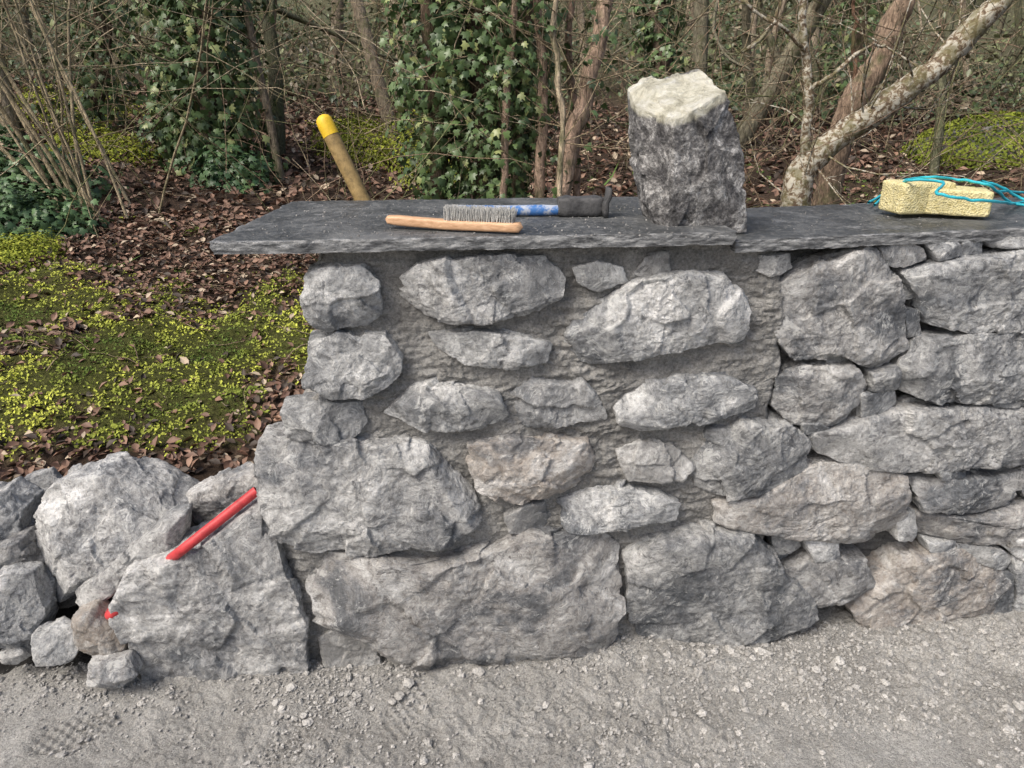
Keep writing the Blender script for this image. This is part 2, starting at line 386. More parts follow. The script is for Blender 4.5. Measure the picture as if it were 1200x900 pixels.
a2=Acc(); a2.add(V,grid_faces(len(ss),len(zz)),np.stack([.5-.22*dry,0*U,0*U],1)); mo=a2.obj('mortar_core',MMO,parent=wall)

# ------------------------------------------------------------------ slate copings
def slab(name,A,B,C,D_,ztop,th,step=.005,seed=0,tilt=(0,0)):
    A,B,C,D_=[np.array(q,float) for q in (A,B,C,D_)]
    nx=int(np.linalg.norm(B-A)/step);ny=int(np.linalg.norm(D_-A)/(step*2.2));nz=12
    acc=Acc()
    def put(s,t,k):
        xy=(1-s)[:,None]*((1-t)[:,None]*A+t[:,None]*D_)+s[:,None]*((1-t)[:,None]*B+t[:,None]*C)
        P=np.stack([xy[:,0],xy[:,1],ztop-th*k],1)
        cen=(A+B+C+D_)/4
        Ls=np.linalg.norm(B-A);Lt=np.linalg.norm(D_-A)
        ed=np.minimum(np.minimum(s,1-s)*Ls,np.minimum(t,1-t)*Lt)
        we=np.clip(1-ed/.007,0,1)
        P2=P+np.stack([fbm(P*25+seed+k_*5,2) for k_ in range(3)],1)*.01
        nz_=fbm(P2*np.array([26,26,150])+seed,3,.6); lowf=fbm(np.stack([P[:,0]*14,P[:,1]*14,P[:,2]*0],1)+seed,3,.6)
        n2=(B-A)/Ls; nt=np.array([n2[1],-n2[0]])
        fr_=np.clip(1-t*Lt/.010,0,1); bk=np.clip(1-(1-t)*Lt/.010,0,1); lf=np.clip(1-s*Ls/.010,0,1); rt=np.clip(1-(1-s)*Ls/.010,0,1)
        d=.0030*nz_+.0030*lowf-.003*sstep(.4,1,k)*(1+lowf)
        P[:,:2]+=nt*((fr_-bk)*d)[:,None]+n2*((rt-lf)*d)[:,None]
        bite=np.clip(fbm(np.stack([P[:,0]*30,P[:,1]*30,P[:,0]*0],1)+seed+3,3,.6)-.1,0,1)
        P[:,2]+=.0010*fbm(P*6+seed,3)-we*(k<.02)*bite*.005+we*(k>.98)*bite*.004
        P[:,2]+=tilt[0]*(P[:,0]-cen[0])+tilt[1]*(P[:,1]-cen[1])
        chip=np.clip(we*1.0-.5+bite*1.2,0,1)*(k<.02)
        g=np.where((k>.02),1.,chip)
        return P,np.stack([0*g+.5,g,0*g],1)
    lin=lambda n: np.linspace(0,1,n)
    def sheet(a,b,fn,flip=False):
        X,Y=np.meshgrid(a,b,indexing='ij'); X=X.ravel();Y=Y.ravel(); P,c=fn(X,Y); q=grid_faces(len(a),len(b)); acc.add(P,q[:,::-1] if flip else q,c)
    o1=lambda X:np.zeros_like(X)
    tt=np.concatenate([[0,.004,.008,.014,.02],np.linspace(.03,.97,ny),[.98,.986,.992,.996,1]]); sx=np.concatenate([[0,.002,.005,.009],np.linspace(.014,.986,nx),[.991,.995,.998,1]])
    sheet(sx,tt,lambda X,Y:put(X,Y,o1(X)))
    sheet(sx,tt,lambda X,Y:put(X,Y,o1(X)+1),True)
    sheet(sx,lin(nz),lambda X,Y:put(X,o1(X),Y),True)
    sheet(sx,lin(nz),lambda X,Y:put(X,o1(X)+1,Y))
    sheet(tt,lin(nz),lambda X,Y:put(o1(X),X,Y))
    sheet(tt,lin(nz),lambda X,Y:put(o1(X)+1,X,Y),True)
    return acc.obj(name,MSL)
ZT=1.164
slab('slate_coping_slab',(-.612,1.497),(.485,1.605),(.44,2.15),(-.60,2.05),ZT,.029,seed=3)
slab('slate_coping_slab',(.492,1.622),(2.2,1.88),(2.14,2.32),(.45,2.03),ZT-.012,.028,seed=9,tilt=(.012,0))

# ------------------------------------------------------------------ terrain
def H(x,y):
    yy=y-.1*x
    P=np.stack([x,y,0*x],1)
    left=sstep(-.3,-.7,x)
    h=sstep(1.55,2.1,yy)*.30*left+ sstep(1.75,2.05,yy)*.30*(1-left)
    h=h+.11*np.clip(y-2.1,0,10)+.30*np.clip(y-12.1,0,30)+.05*np.clip(-x-1.5,0,6)*sstep(2.2,4,y)
    h=h+sstep(2.,3.2,y)*(.06*fbm(P*.9,3)+.03*fbm(P*4,3))+sstep(1.7,2.1,yy)*.012*fbm(P*14,2)
    return h
def mossmask(x,y):
    P=np.stack([x,y,0*x],1)
    n=fbm(P*np.array([2.6,2.0,1])+5,5,.8)
    m=sstep(4.4,3.1,y)*sstep(2.12,2.3,y)*.95-.66 + 1.15*n + .13*np.clip(-x-1,0,1.5)
    m=m-.15*sstep(-1.05,-.7,x)*sstep(3.3,2.6,y)
    far=.9*fbm(P*.7+40,3)-.5
    return np.where(y<5,m,far)
def ax(segs): return np.unique(np.concatenate([np.arange(a,b,s) for a,b,s in segs]))
xs=ax([(-80,-12,4),(-12,-4,.25),(-4,-.3,.035),(-.3,4,.08),(4,12,.3),(12,81,4)]); ys=ax([(-40,-2,2),(-2,1.3,.15),(1.3,5,.03),(5,13,.12),(13,45,1),(45,125,8)])
X,Y=np.meshgrid(xs,ys,indexing='ij');X=X.ravel();Y=Y.ravel()
Z=H(X,Y); mm=np.clip(mossmask(X,Y)*2.2,0,1)
Z=Z+mm*.02*sstep(5,4,Y); Z=Z-.03*(Y-.1*X<1.6)
br=np.array([.085,.058,.042]);gn=np.array([.09,.11,.02]);gy=np.array([.11,.105,.10])
C=br*(1+.4*fbm(np.stack([X,Y,X*0],1)*3,3))[:,None]; mk=mm[:,None]*.7; C=C*(1-mk)+gn*mk
fg=sstep(2.12,1.9,Y-.1*X)[:,None]; C=C*(1-fg)+gy*.55*fg
farm=sstep(9,16,Y)[:,None]; C=C*(1-farm)+np.array([.15,.15,.09])*farm
a=Acc();a.add(np.stack([X,Y,Z],1),grid_faces(len(xs),len(ys)),C);a.obj('ground',MFL)
xs=ax([(-4,-1.5,.05),(-1.5,1.8,.004),(1.8,4,.05)]); ys=ax([(-3,1.0,.05),(1.0,1.9,.004)])
X,Y=np.meshgrid(xs,ys,indexing='ij');X=X.ravel();Y=Y.ravel();P=np.stack([X,Y,0*X],1)
def GZ(x,y):
    P=np.stack([x,y,0*x],1)
    return .004+.012*fbm(P*3,3)+.018*sstep(1.35,1.62,y-.1*x)+.005*fbm(P*14+20,2)
gmask=sstep(-.3,.4,fbm(P*2.5+3,3)+.3*X)
clod=np.clip(fbm(P*38,3,.6)+.1,0,1); grit=fbm(P*110,2,.7)
# boot tread prints pressed in the dust
def print_(cx,cy,rot,L=.11,Wd=.048):
    ca,sa=math.cos(rot),math.sin(rot); u=(X-cx)*ca+(Y-cy)*sa; v=-(X-cx)*sa+(Y-cy)*ca
    ins=sstep(1,.8,(u/L)**2+(v/Wd)**2); tr=np.cos(u*2*math.pi/.026)*np.cos(v*2*math.pi/.034)
    return ins*(-.004+.004*np.clip(tr*3,-1,1)), ins
Z=GZ(X,Y)
dz=0;ins_t=0
for (px_,py_,rt) in [(478,825,1.35),(330,880,1.2),(90,858,.5)]:
    q=on_z(px_,py_,.01); d_,i_=print_(q[0],q[1],rt); dz=dz+d_; ins_t=np.maximum(ins_t,i_)
Z=Z+(clod*.009*(.35+gmask)+.0028*grit*(.6+gmask))*(1-.7*ins_t)+dz
a=Acc();a.add(np.stack([X,Y,Z],1),grid_faces(len(xs),len(ys)));a.obj('gravel_path',MGR)
a=Acc()
def pebbles(a,N,xr,yr,smin,smax,powr,zf,dens=None,cols=(.22,.42),n=2):
    S0,Q=cubesphere(n)
    x=rs.uniform(*xr,N);y=rs.uniform(*yr,N)
    if dens is not None:
        k=rs.rand(N)<dens(x,y); x=x[k];y=y[k];N=len(x)
    s=smin+(smax-smin)*rs.rand(N)**powr
    sc=rs.uniform(.6,1.2,(N,1,3))*s[:,None,None]; sc[:,:,2]*=.7
    an=rs.rand(N)*6.28; ca,sa=np.cos(an)[:,None],np.sin(an)[:,None]
    V=S0[None]*(1+rs.uniform(-.28,.28,(N,len(S0),1)))*sc
    V=np.stack([V[:,:,0]*ca-V[:,:,1]*sa,V[:,:,0]*sa+V[:,:,1]*ca,V[:,:,2]],-1)
    V+=np.stack([x,y,zf(x,y)+s*.25],1)[:,None]
    g=rs.uniform(*cols,N); c=np.stack([g,g*.975,g*.93],1)
    a.add(V.reshape(-1,3),(Q[None]+(np.arange(N)*len(S0))[:,None,None]).reshape(-1,4),np.repeat(c,len(S0),0))
dn=lambda x,y: np.clip(.35+.9*fbm(np.stack([x,y,0*x],1)*4+3,4,.6)+.25*x+.35*sstep(1.4,1.6,y-.1*x),.06,1)
pebbles(a,60000,(-1.5,1.9),(1.0,1.72),.0016,.0065,2.5,lambda x,y:GZ(x,y)+.002,dn,(.28,.52),n=1)
pebbles(a,3200,(-1.5,1.9),(1.0,1.72),.005,.014,3.2,lambda x,y:GZ(x,y)+.002,dn,(.28,.5),n=3)
a.obj('gravel',MPE,smooth=False)

# ------------------------------------------------------------------ rubble
rub=[
([(42,605),(68,562),(130,547),(192,563),(224,590),(205,625),(140,660),(90,684),(58,672),(43,640)],1.74,.12,(.56,.05,0)),
([(-30,585),(5,575),(32,592),(42,630),(20,650),(-30,650)],1.80,.10,(.48,0,0)),
([(15,568),(50,557),(66,572),(45,600),(25,600)],1.95,.08,(.42,0,0)),
([(-40,680),(5,672),(35,676),(54,718),(46,750),(0,758),(-40,755)],1.60,.09,(.48,0,0)),
([(88,690),(130,658),(195,602),(222,596),(216,640),(165,664),(112,712),(95,708)],1.64,.05,(.46,.05,0)),
([(225,575),(262,555),(300,548),(328,566),(300,600),(235,632)],1.78,.05,(.56,.15,0)),
([(40,742),(68,731),(97,745),(88,768),(50,770)],1.56,.04,(.52,0,0)),
([(90,716),(112,707),(152,735),(153,768),(115,772),(92,742)],1.57,.045,(.42,.6,0)),
([(101,778),(150,770),(165,786),(132,807),(104,803)],1.50,.035,(.46,.1,0)),
([(-20,645),(28,628),(54,658),(42,682),(-10,682)],1.70,.07,(.34,.1,0)),
([(60,675),(92,672),(100,700),(70,712)],1.75,.06,(.3,.0,0)),
([(0,762),(25,757),(38,768),(20,776),(2,774)],1.56,.02,(.5,.1,0)),
([(1028,762),(1048,764),(1058,778),(1040,782),(1026,774)],1.57,.012,(.6,0,0)),
]
heap=empty('rubble_stone_heap'); a=Acc()
for i,(p,y,D,c) in enumerate(rub): stone(a,p,fr=Frame((0,y,0),.05),Df=D,Db=D,wc=0,col=c,seed=640+i,ex=6,nfac=8,tilt=.9,ncut=5)
for k in range(75):
    x=rs.uniform(-3.2,-.66); f=rs.rand(); y=1.60+.1*x+f*.42; s=rs.uniform(.03,.12) if x>-1.5 else rs.uniform(.07,.17)
    near=x>-1.45
    if near: s=min(s,.055)
    z=f*.30+s*.2-(.08 if near else -.05)
    if near: y+=.08
    pts=[(x+s*math.cos(t)*rs.uniform(.8,1.25),z+s*math.sin(t)*rs.uniform(.6,.9)) for t in np.linspace(0,2*math.pi,7)[:-1]]
    stone(a,pts,fr=Frame((0,y,0)),Df=s*.8,Db=s*.8,wc=0,px=False,col=(rs.uniform(.33,.5),rs.uniform(0,.4),0),seed=700+k,ex=5,res=.008,tilt=.8)
a.obj('rocks',MST,parent=heap)

# red plastic pipe
MRED=simple('red_plastic',(.52,.05,.055),.5,.4,.55,25,.0006)
a=Acc()
p0=on_y(301,575,1.585);p1=on_y(214,644,1.50);p2=on_y(132,719,1.475)
pp=smooth_path([p0,(p0+p1)/2,p1,(p1+p2)/2+np.array([0,.06,-.005]),p2,p2+np.array([-.05,.10,-.05])],8)
a.add(*tube(pp,.0125,16));  a.add(*tube(pp,.0105,16))
rv,_=tube(pp[:2],.0125,16);ri,_=tube(pp[:2],.0105,16); k=np.arange(16)
a.add(np.concatenate([rv[:16],ri[:16]]),np.stack([k,(k+1)%16,(k+1)%16+16,k+16],1))
a.obj('red_plastic_pipe',MRED)

# ------------------------------------------------------------------ standing block of stone on the coping
BF=Frame((0,1.73,0),.06)
TOPN=(-.27,.5,.85); CAPD=.124
def cap(L,C):
    C=C.copy(); top=L@unit(np.array(TOPN)); t=sstep(CAPD-.014,CAPD-.006,top+ .004*fbm(L*40,2))
    C[:,2]=t; return C
mm_=M('broken_stone_block',.85,.3)
f0=mm_.noise(18,7,.8,.8); f1=mm_.noise(95,4,.85)
c=mm_.ramp(f0,[(.36,(.06,.058,.06)),(.46,(.14,.137,.138)),(.54,(.26,.255,.25)),(.63,(.58,.57,.56))])
c=mm_.mix(1.,c,mm_.ramp(f1,[(.35,.4),(.5,1.),(.65,1.8)]),'MULTIPLY')
ct=mm_.ramp(f0,[(.38,(.38,.36,.28)),(.5,(.62,.60,.49)),(.62,(.76,.75,.68))])
c=mm_.mix(mm_.B,c,ct); mm_.bump(mm_.math('ADD',f0,mm_.math('MULTIPLY',f1,.4)),.014,1.); MBL=mm_.base(c)
a=Acc()
stone(a,[(743,107),(774,88),(830,79),(838,100),(854,150),(860,190),(861,263),(810,268),(766,268),(755,235),(746,180)],fr=BF,Df=.088,Db=.085,wc=0,ex=18,seed=905,nfac=1,ncut=0,tilt=.12,res=.0028,
      clips=[(TOPN,CAPD),((-.75,.65,-.05),.095),((.30,.92,.12),.086)],rough=.75,capfn=cap)
a.obj('standing_stone_block',MBL)

# ------------------------------------------------------------------ wire brush
MWOOD=M('brush_wood',.5,.35); c=MWOOD.ramp(MWOOD.noise(30,5,.6,.5,(1,8,8)),[(.3,(.46,.26,.14)),(.6,(.68,.43,.26)),(.8,(.76,.54,.36))]); MWOOD=MWOOD.base(c)
MSTL=M('steel_wire',.45,.5); MSTL.b.inputs['Metallic'].default_value=.1; MSTL=MSTL.base((.58,.58,.56))
def loft(secs,sides=20,ex=4):
    th=np.arange(sides)/sides*2*math.pi; cs,sn=np.cos(th),np.sin(th); k=(np.abs(cs)**ex+np.abs(sn)**ex)**(-1/ex)
    V=[];n=len(secs)
    for c,a_,b_ in secs: V.append(np.array(c)+ (cs*k)[:,None]*np.array(a_)+(sn*k)[:,None]*np.array(b_))
    i=np.arange(n*sides).reshape(n,sides); j=np.roll(i,-1,1)
    return np.concatenate(V),np.stack([i[:-1],j[:-1],j[1:],i[1:]],-1).reshape(-1,4)
bl=on_z(452,266,ZT+.002); brp=on_z(613,273,ZT+.002); ex_=brp-bl; Lb=np.linalg.norm(ex_[:2]); ex_=unit(ex_); ey=unit(np.cross([0,0,1.],ex_)); ez=np.array([0,0,1.])
brush=empty('wire_brush'); a=Acc(); secs=[]
for s in np.linspace(0,1,40):
    w=np.interp(s,[0,.08,.3,.45,.9,1],[.011,.0135,.0125,.0155,.016,.012]); h=np.interp(s,[0,.1,.4,1],[.008,.0105,.0105,.0105])
    e=max(1e-3,min(1,math.sqrt(max(0,1-(1-min(1,s/.03))**2)),math.sqrt(max(0,1-(1-min(1,(1-s)/.02))**2))))
    zc=.0115+.008*np.interp(s,[0,.2,.45,1],[.75,.35,.0,.0])
    secs.append((bl+ex_*Lb*s+ez*zc,ey*w*e,ez*h*e))
a.add(*loft(secs,24,5)); a.obj('wooden_handle',MWOOD,parent=brush)
a=Acc()
for s in np.linspace(.45,.93,28):
    for r_ in (-1.5,-.5,.5,1.5):
        for k in range(12):
            b0=bl+ex_*(Lb*s+rs.normal()*.0006)+ey*(r_*.0065+rs.normal()*.0006)+ez*.020
            b1=b0+ez*rs.uniform(.024,.034)+ex_*(rs.normal()*.0035+.002)+ey*rs.normal()*.003
            mid=(b0+b1)/2+ex_*rs.normal()*.0007
            a.add(*tube([b0,mid,b1],[.0006,.0006,.0005],3))
a.obj('steel_bristles',MSTL,parent=brush)

# ------------------------------------------------------------------ hammer
ham=empty('masonry_hammer')
MBLU=M('blue_grip',.45,.4); c=MBLU.mix(MBLU.ramp(MBLU.noise(38,5,.7),[(.48,0.),(.58,.85)]),(.06,.18,.46),(.50,.53,.57)); MBLU=MBLU.base(c)
MIRON=simple('dirty_iron',(.07,.07,.072),.6,.5,.9,60,.004)
z0=ZT+.014
h0=on_z(520,247,z0);h1=on_z(656,246,z0);h2=on_z(706,247,z0); hx=unit(h1-h0);hy=unit(np.cross([0,0,1.],hx))
a=Acc(); secs=[]
for s in np.linspace(0,1,30):
    w=np.interp(s,[0,.1,.5,.85,1],[.011,.0155,.0135,.015,.013]); e=max(1e-3,math.sqrt(max(0,1-(1-min(1,s/.06))**2)))
    secs.append((h0+(h1-h0)*s,hy*w*e,ez*w*.85*e))
a.add(*loft(secs,18,2.5)); a.obj('blue_handle',MBLU,parent=ham)
a=Acc(); L2=np.linalg.norm(h2-h1)
secs=[(h1-hx*.006+ez*.004,hy*.001,ez*.001)]
for s in np.linspace(-.05,1,14):
    w=np.interp(s,[0,.15,.5,.85,1],[.022,.026,.023,.025,.021]); secs.append((h1+hx*L2*s+ez*.009,hy*w,ez*(w*.95)))
secs.append((h2+hx*.003+ez*.006,hy*.001,ez*.001)); V,Q=loft(secs,24,7); V+=np.stack([fbm(V*70+k*5,3) for k in range(3)],1)*.0018; a.add(V,Q)
secs=[]
hc=h2+hx*.006
for z_,w,t in [(-.0125,.001,.001),(-.0125,.022,.007),(.002,.025,.008),(.02,.023,.0072),(.034,.024,.0065),(.054,.027,.0045),(.0545,.001,.001)]:
    secs.append((hc+ez*z_+hx*(.007*(z_>.03)),hy*w,hx*t))
V,Q=loft(secs,24,4); V+=np.stack([fbm(V*70+k*5,3) for k in range(3)],1)*.001; a.add(V,Q[:,::-1]); a.obj('iron_head',MIRON,smooth=True,parent=ham)

# ------------------------------------------------------------------ tool with yellow grip leaning behind the coping
tool=empty('leaning_sledgehammer')
MHW=simple('weathered_handle_wood',(.30,.21,.09),.6,.3,.8,50,.001); MYE=simple('yellow_paint',(.76,.50,.03),.5,.4,.35,60,.0006)
t0=on_y(379,140,2.17);t1=on_y(424,232,2.13); d=unit(t1-t0); t2=t1+d*.75
a=Acc(); pth=[t0+d*s for s in np.linspace(.045,np.linalg.norm(t2-t0),14)]; a.add(*tube(pth,np.linspace(.0225,.0185,14),18)); a.obj('wooden_shaft',MHW,parent=tool)
a=Acc(); pth=[t0+d*s for s in (-.012,-.011,-.006,0.002,.015,.048)]; a.add(*tube(pth,[.0005,.010,.018,.0225,.0235,.0232],18)); a.obj('yellow_end_cap',MYE,parent=tool)
a=Acc(); hd=unit(np.cross(d,[0,1.,0])); secs=[]
for s,w in [(-.07,.001),(-.07,.026),(-.055,.031),(.055,.031),(.07,.026),(.07,.001)]: secs.append((t2+hd*s,d*w,np.cross(hd,d)*w))
a.add(*loft(secs,8,2.2)); a.obj('iron_head',MIRON,parent=tool,smooth=False)

# ------------------------------------------------------------------ sponge + string
m=M('sponge_foam',.95,.1); f=m.noise(90,5,.8); c=m.ramp(f,[(.3,(.50,.42,.18)),(.5,(.74,.66,.36)),(.7,(.80,.74,.48))])
vv=m.voro(230); c=m.mix(m.ramp(vv,[(.12,.5),(.3,0.)]),c,(.30,.23,.09)); m.bump(m.math('ADD',vv,f),.003,.9); MSP=m.base(c)
sp=empty('yellow_sponge')
def rbox(cx,cy,z,hx_,hy_,hz,rot,name,seed):
    S0,Q=cubesphere(34); ex=14; P=S0/((np.abs(S0)**ex).sum(1)**(1/ex))[:,None]
    P=P*np.array([hx_,hy_,hz]); P+=unit(P)*(fbm(P*22+seed,3)*.003)[:,None]
    ca,sa=math.cos(rot),math.sin(rot); V=np.stack([cx+P[:,0]*ca-P[:,1]*sa,cy+P[:,0]*sa+P[:,1]*ca,z+hz+P[:,2]],1); a=Acc();a.add(V,Q);a.obj(name,MSP,parent=sp)
q=on_z(1104,252,ZT-.005)
rbox(q[0]-.040,q[1]+.060,ZT-.006,.074,.045,.038,.18,'sponge_block',1); rbox(q[0]+.045,q[1]+.035,ZT-.006,.072,.05,.031,-.35,'sponge_offcut',5)
MCY=simple('cyan_string',(.04,.46,.56),.6,.3,.5,300,.0006)
a=Acc(); zt=ZT+.002
def P_(px,py,z): return on_z(px,py,z)
def rope(pts):
    pth=smooth_path(pts,14); n=len(pth); pth+=np.stack([fbm(np.stack([np.arange(n)*.3,np.full(n,k*7.),np.zeros(n)],1),2) for k in range(3)],1)*.0015
    a.add(*tube(pth,.0036,6))
rope([P_(1018,237,zt),P_(1035,228,zt),P_(1052,214,zt+.04),P_(1085,208,zt+.076),P_(1120,210,zt+.070),P_(1160,218,zt+.060),P_(1182,236,zt+.005),P_(1200,240,zt),P_(1240,246,zt),P_(1262,236,zt),P_(1230,228,zt)])
rope([P_(1025,240,zt),P_(1040,226,zt+.01),P_(1065,212,zt+.074),P_(1105,214,zt+.075),P_(1098,226,zt+.072),P_(1130,233,zt+.062),P_(1168,236,zt+.05),P_(1190,238,zt),P_(1215,233,zt),P_(1200,226,zt),P_(1170,224,zt+.04)])
rope([P_(1150,212,zt+.06),P_(1175,220,zt+.04),P_(1195,232,zt+.01),P_(1225,240,zt),P_(1250,240,zt)])
a.obj('blue_string',MCY)
a=Acc(); pebbles(a,900,(-.55,.48),(1.54,2.0),.0008,.0035,3,lambda x,y:x*0+ZT,None,(.2,.45),1)
pebbles(a,260,(.5,1.4),(1.72,2.0),.0008,.003,3,lambda x,y:x*0+ZT-.010+.012*(x-1.3),None,(.15,.4),1); a.obj('mortar_crumbs',MPE,smooth=False)

# ------------------------------------------------------------------ leaf litter / moss
a=Acc()
def litter(N,xr,yr,s0,s1):
    x=rs.uniform(*xr,N);y=yr[0]+(yr[1]-yr[0])*rs.rand(N)
    mk=mossmask(x,y); k=rs.rand(N)<np.clip(1.05-mk*1.8,.16,1); k&=(y-.1*x>2.05); x=x[k];y=y[k];N=len(x)
    z=H(x,y)+rs.uniform(.003,.03,N)
    nrm=np.stack([rs.normal(size=N)*.45,rs.normal(size=N)*.45-.1,np.ones(N)],1)
    t=rs.rand(N,1); v=rs.rand(N)[:,None]
    col=np.array([.115,.062,.044])*(1-t)+np.array([.27,.165,.115])*t; col=np.where(v>.88,np.array([.42,.34,.25]),col); col=np.where(v<.22,np.array([.055,.040,.030]),col)
    col=col*rs.uniform(.7,1.3,(N,1))
    scatter(a,LIT,LITT,np.stack([x,y,z],1),nrm,rs.uniform(s0,s1,N),col)
litter(15000,(-3.2,-.3),(2.05,5),.02,.048); litter(17000,(-7,0.5),(4.5,11),.04,.075); litter(11000,(0,7),(3.,10),.045,.08)
a.obj('leaf_litter',MLI,smooth=True)
a=Acc()
def moss(N,xr,yr,s0,s1,th=.10):
    x=rs.uniform(*xr,N);y=rs.uniform(*yr,N); mk=mossmask(x,y)+rs.normal(size=N)*.10; k=(mk>th)&(y-.1*x>2.08); x=x[k];y=y[k];N=len(x)
    P=np.stack([x,y,0*x],1); lum=np.clip(.45+1.1*fbm(P*4+9,4,.6),0,1)[:,None]
    z=H(x,y)+.016*np.clip(mossmask(x,y)*2,0,1)+.012*np.clip(fbm(P*18,2),0,1)
    col=(np.array([.10,.15,.03])*(1-lum)+np.array([.50,.53,.09])*lum)*rs.uniform(.6,1.35,(N,1))
    nrm=np.stack([rs.normal(size=N)*.8,rs.normal(size=N)*.8-.3,np.full(N,.8)],1)
    scatter(a,DIA,DIAT,np.stack([x,y,z],1),nrm,rs.uniform(s0,s1,N),col)
moss(140000,(-3.2,-.3),(2.1,4.8),.007,.018); moss(16000,(-7,-.5),(4.5,9),.02,.05,.05); moss(9000,(0,7),(4,10),.02,.05)
a.obj('moss_patch',MMS)

# ------------------------------------------------------------------ woody plants
def wander(p,d,L,n,wob,trop=.0):
    p=np.array(p,float);d=unit(np.array(d,float));out=[p.copy()]
    for i in range(n):
        d=unit(d+rs.normal(size=3)*wob+np.array([0,0,trop])); p=p+d*L/n; out.append(p.copy())
    return np.array(out),d
def plant(acc,p,d,L,r,depth,col,wob=.12,kids=6,sides=6,trop=.03):
    n=max(4,int(L/.22)) if depth>0 else 5
    n=min(n,18); path,_=wander(p,d,L,n,wob,trop); rad=np.linspace(r,r*.35,len(path))
    acc.add(*tube(path,rad,sides),np.array(col)*rs.uniform(.8,1.2))
    if depth<=0: return
    for k in range(kids):
        i=rs.randint(max(1,len(path)//4),len(path)); q=path[i]; dd=unit(unit(path[min(i+1,len(path)-1)]-path[i-1])+rs.normal(size=3)*.75)
        plant(acc,q,dd,L*rs.uniform(.25,.5),max(rad[i]*.5,.0022),depth-1,col,wob*1.3,max(2,kids-2),max(3,sides-2),trop)
def gh(x,y): return float(H(np.array([x]),np.array([y]))[0])
a=Acc()
for k in range(150):
    y=6.0+16*rs.rand()**.8; x=rs.uniform(-.85,.85)*y*1.05; r=rs.uniform(.018,.05)*(1+.5*(y>10))+(.05 if rs.rand()<.15 else 0)
    c=[(.28,.23,.17),(.23,.21,.15),(.38,.31,.23),(.14,.14,.09)][rs.randint(4)]
    plant(a,(x,y,gh(x,y)-.1),(rs.normal()*.22,rs.normal()*.15,1),rs.uniform(4,7),r,2 if y<13 else 1,c,.06,6)
a.obj('woodland_trees',MBK)
a=Acc()
for k in range(2300):
    y=3.6+9*rs.rand()**1.2; x=rs.uniform(-.78,.78)*y*1.1
    if y<5.2 and (x<-1.2) and rs.rand()<.88: continue
    z=gh(x,y)+rs.rand()**1.3*2.2*min(1,(y)/6)
    d=rs.normal(size=3)*np.array([1,.6,.75])+np.array([0,0,.5]); L=rs.uniform(.4,1.6)
    if z<gh(x,y)+.5 and y<6: d[2]=abs(d[2])+.5
    path,_=wander((x,y,z),d,L,8,.16,-.02)
    c=np.array([(.46,.38,.27),(.32,.26,.17),(.18,.13,.09),(.34,.24,.17),(.20,.20,.10)][rs.randint(5)])*rs.uniform(.7,1.3)
    a.add(*tube(path,np.linspace(1,.4,len(path))*rs.uniform(.0014,.0048)*(y/5)**.6,3),c)
for k in range(260):   # fallen twigs on the bank
    x=rs.uniform(-3.2,-.5);y=rs.uniform(2.5,6.5); z=gh(x,y)+.03
    path,_=wander((x,y,z),rs.normal(size=3)*np.array([1,1,.08]),rs.uniform(.12,.45),6,.15,0); path[:,2]=H(path[:,0],path[:,1])+.03
    a.add(*tube(path,np.linspace(1,.5,len(path))*rs.uniform(.0012,.003),3),np.array((.36,.27,.19))*rs.uniform(.5,1.2))
a.obj('bramble_thicket',MBK)
a=Acc()
for k in range(16):
    bx=-2.80+rs.normal()*.15; by=4.9+rs.normal()*.12
    plant(a,(bx,by,gh(bx,by)-.05),(-.30+rs.normal()*.28,rs.normal()*.15,1),rs.uniform(2.2,3.2),rs.uniform(.008,.018),2,(.40,.33,.22),.06,5)
a.obj('hazel_shrub',MBK)
def limb(acc,pts,ds,r0,r1,col,sides=12,wob=.012):
    if np.isscalar(ds): ds=[ds]*len(pts)
    P=smooth_path([on_y(p[0],p[1],d) for p,d in zip(pts,ds)],8); n=len(P)
    P+=np.stack([fbm(np.stack([np.arange(n)*.35,np.full(n,k*9.+pts[0][0]),np.zeros(n)],1),2) for k in range(3)],1)*wob
    rad=np.linspace(r0,r1,n)*(1+.12*fbm(np.stack([np.arange(n)*.6,np.zeros(n),np.full(n,pts[0][1]*1.)],1),2))
    V,Q=tube(P,rad,sides); V+=unit(V-np.repeat(P,sides,0))*(fbm(V*30,3)*.008*min(1,r0/.04))[:,None]
    acc.add(V,Q,np.array(col)); return P
lt=empty('lichen_covered_tree'); a=Acc()
Pm=limb(a,[(925,330),(932,245),(945,195),(1000,145),(1080,92),(1135,38),(1180,-15),(1230,-90)],3.9,.075,.046,(.5,.5,.5),16)
limb(a,[(940,205),(944,150),(947,100),(941,40),(938,-30),(930,-120)],3.88,.026,.016,(.5,.5,.5),10)
limb(a,[(950,110),(975,88),(1008,62),(1040,50)],[3.88,3.8,3.8,3.8],.012,.007,(.5,.5,.5),8)
limb(a,[(945,60),(915,35),(880,10),(850,-20)],[3.88,3.8,3.8,3.8],.010,.007,(.5,.5,.5),8)
limb(a,[(870,62),(895,40),(916,0),(925,-30)],4.0,.010,.008,(.5,.5,.5),8)
for k in range(22):
    i=rs.randint(8,len(Pm)); plant(a,Pm[i],rs.normal(size=3)+np.array([0,0,.5]),rs.uniform(.3,.9),.006,1,(.3,.27,.2),.15,4,4)
a.obj('lichened_limbs',MLB,parent=lt)
a=Acc(); limb(a,[(965,260),(978,175),(1000,120),(1030,70),(1058,0),(1080,-80)],4.3,.072,.06,(.30,.22,.16),14)
limb(a,[(1000,0),(1003,25),(1000,60),(1000,95)],4.3,.008,.012,(.2,.12,.08),8)
a.obj('brown_stem',MBK,parent=lt)
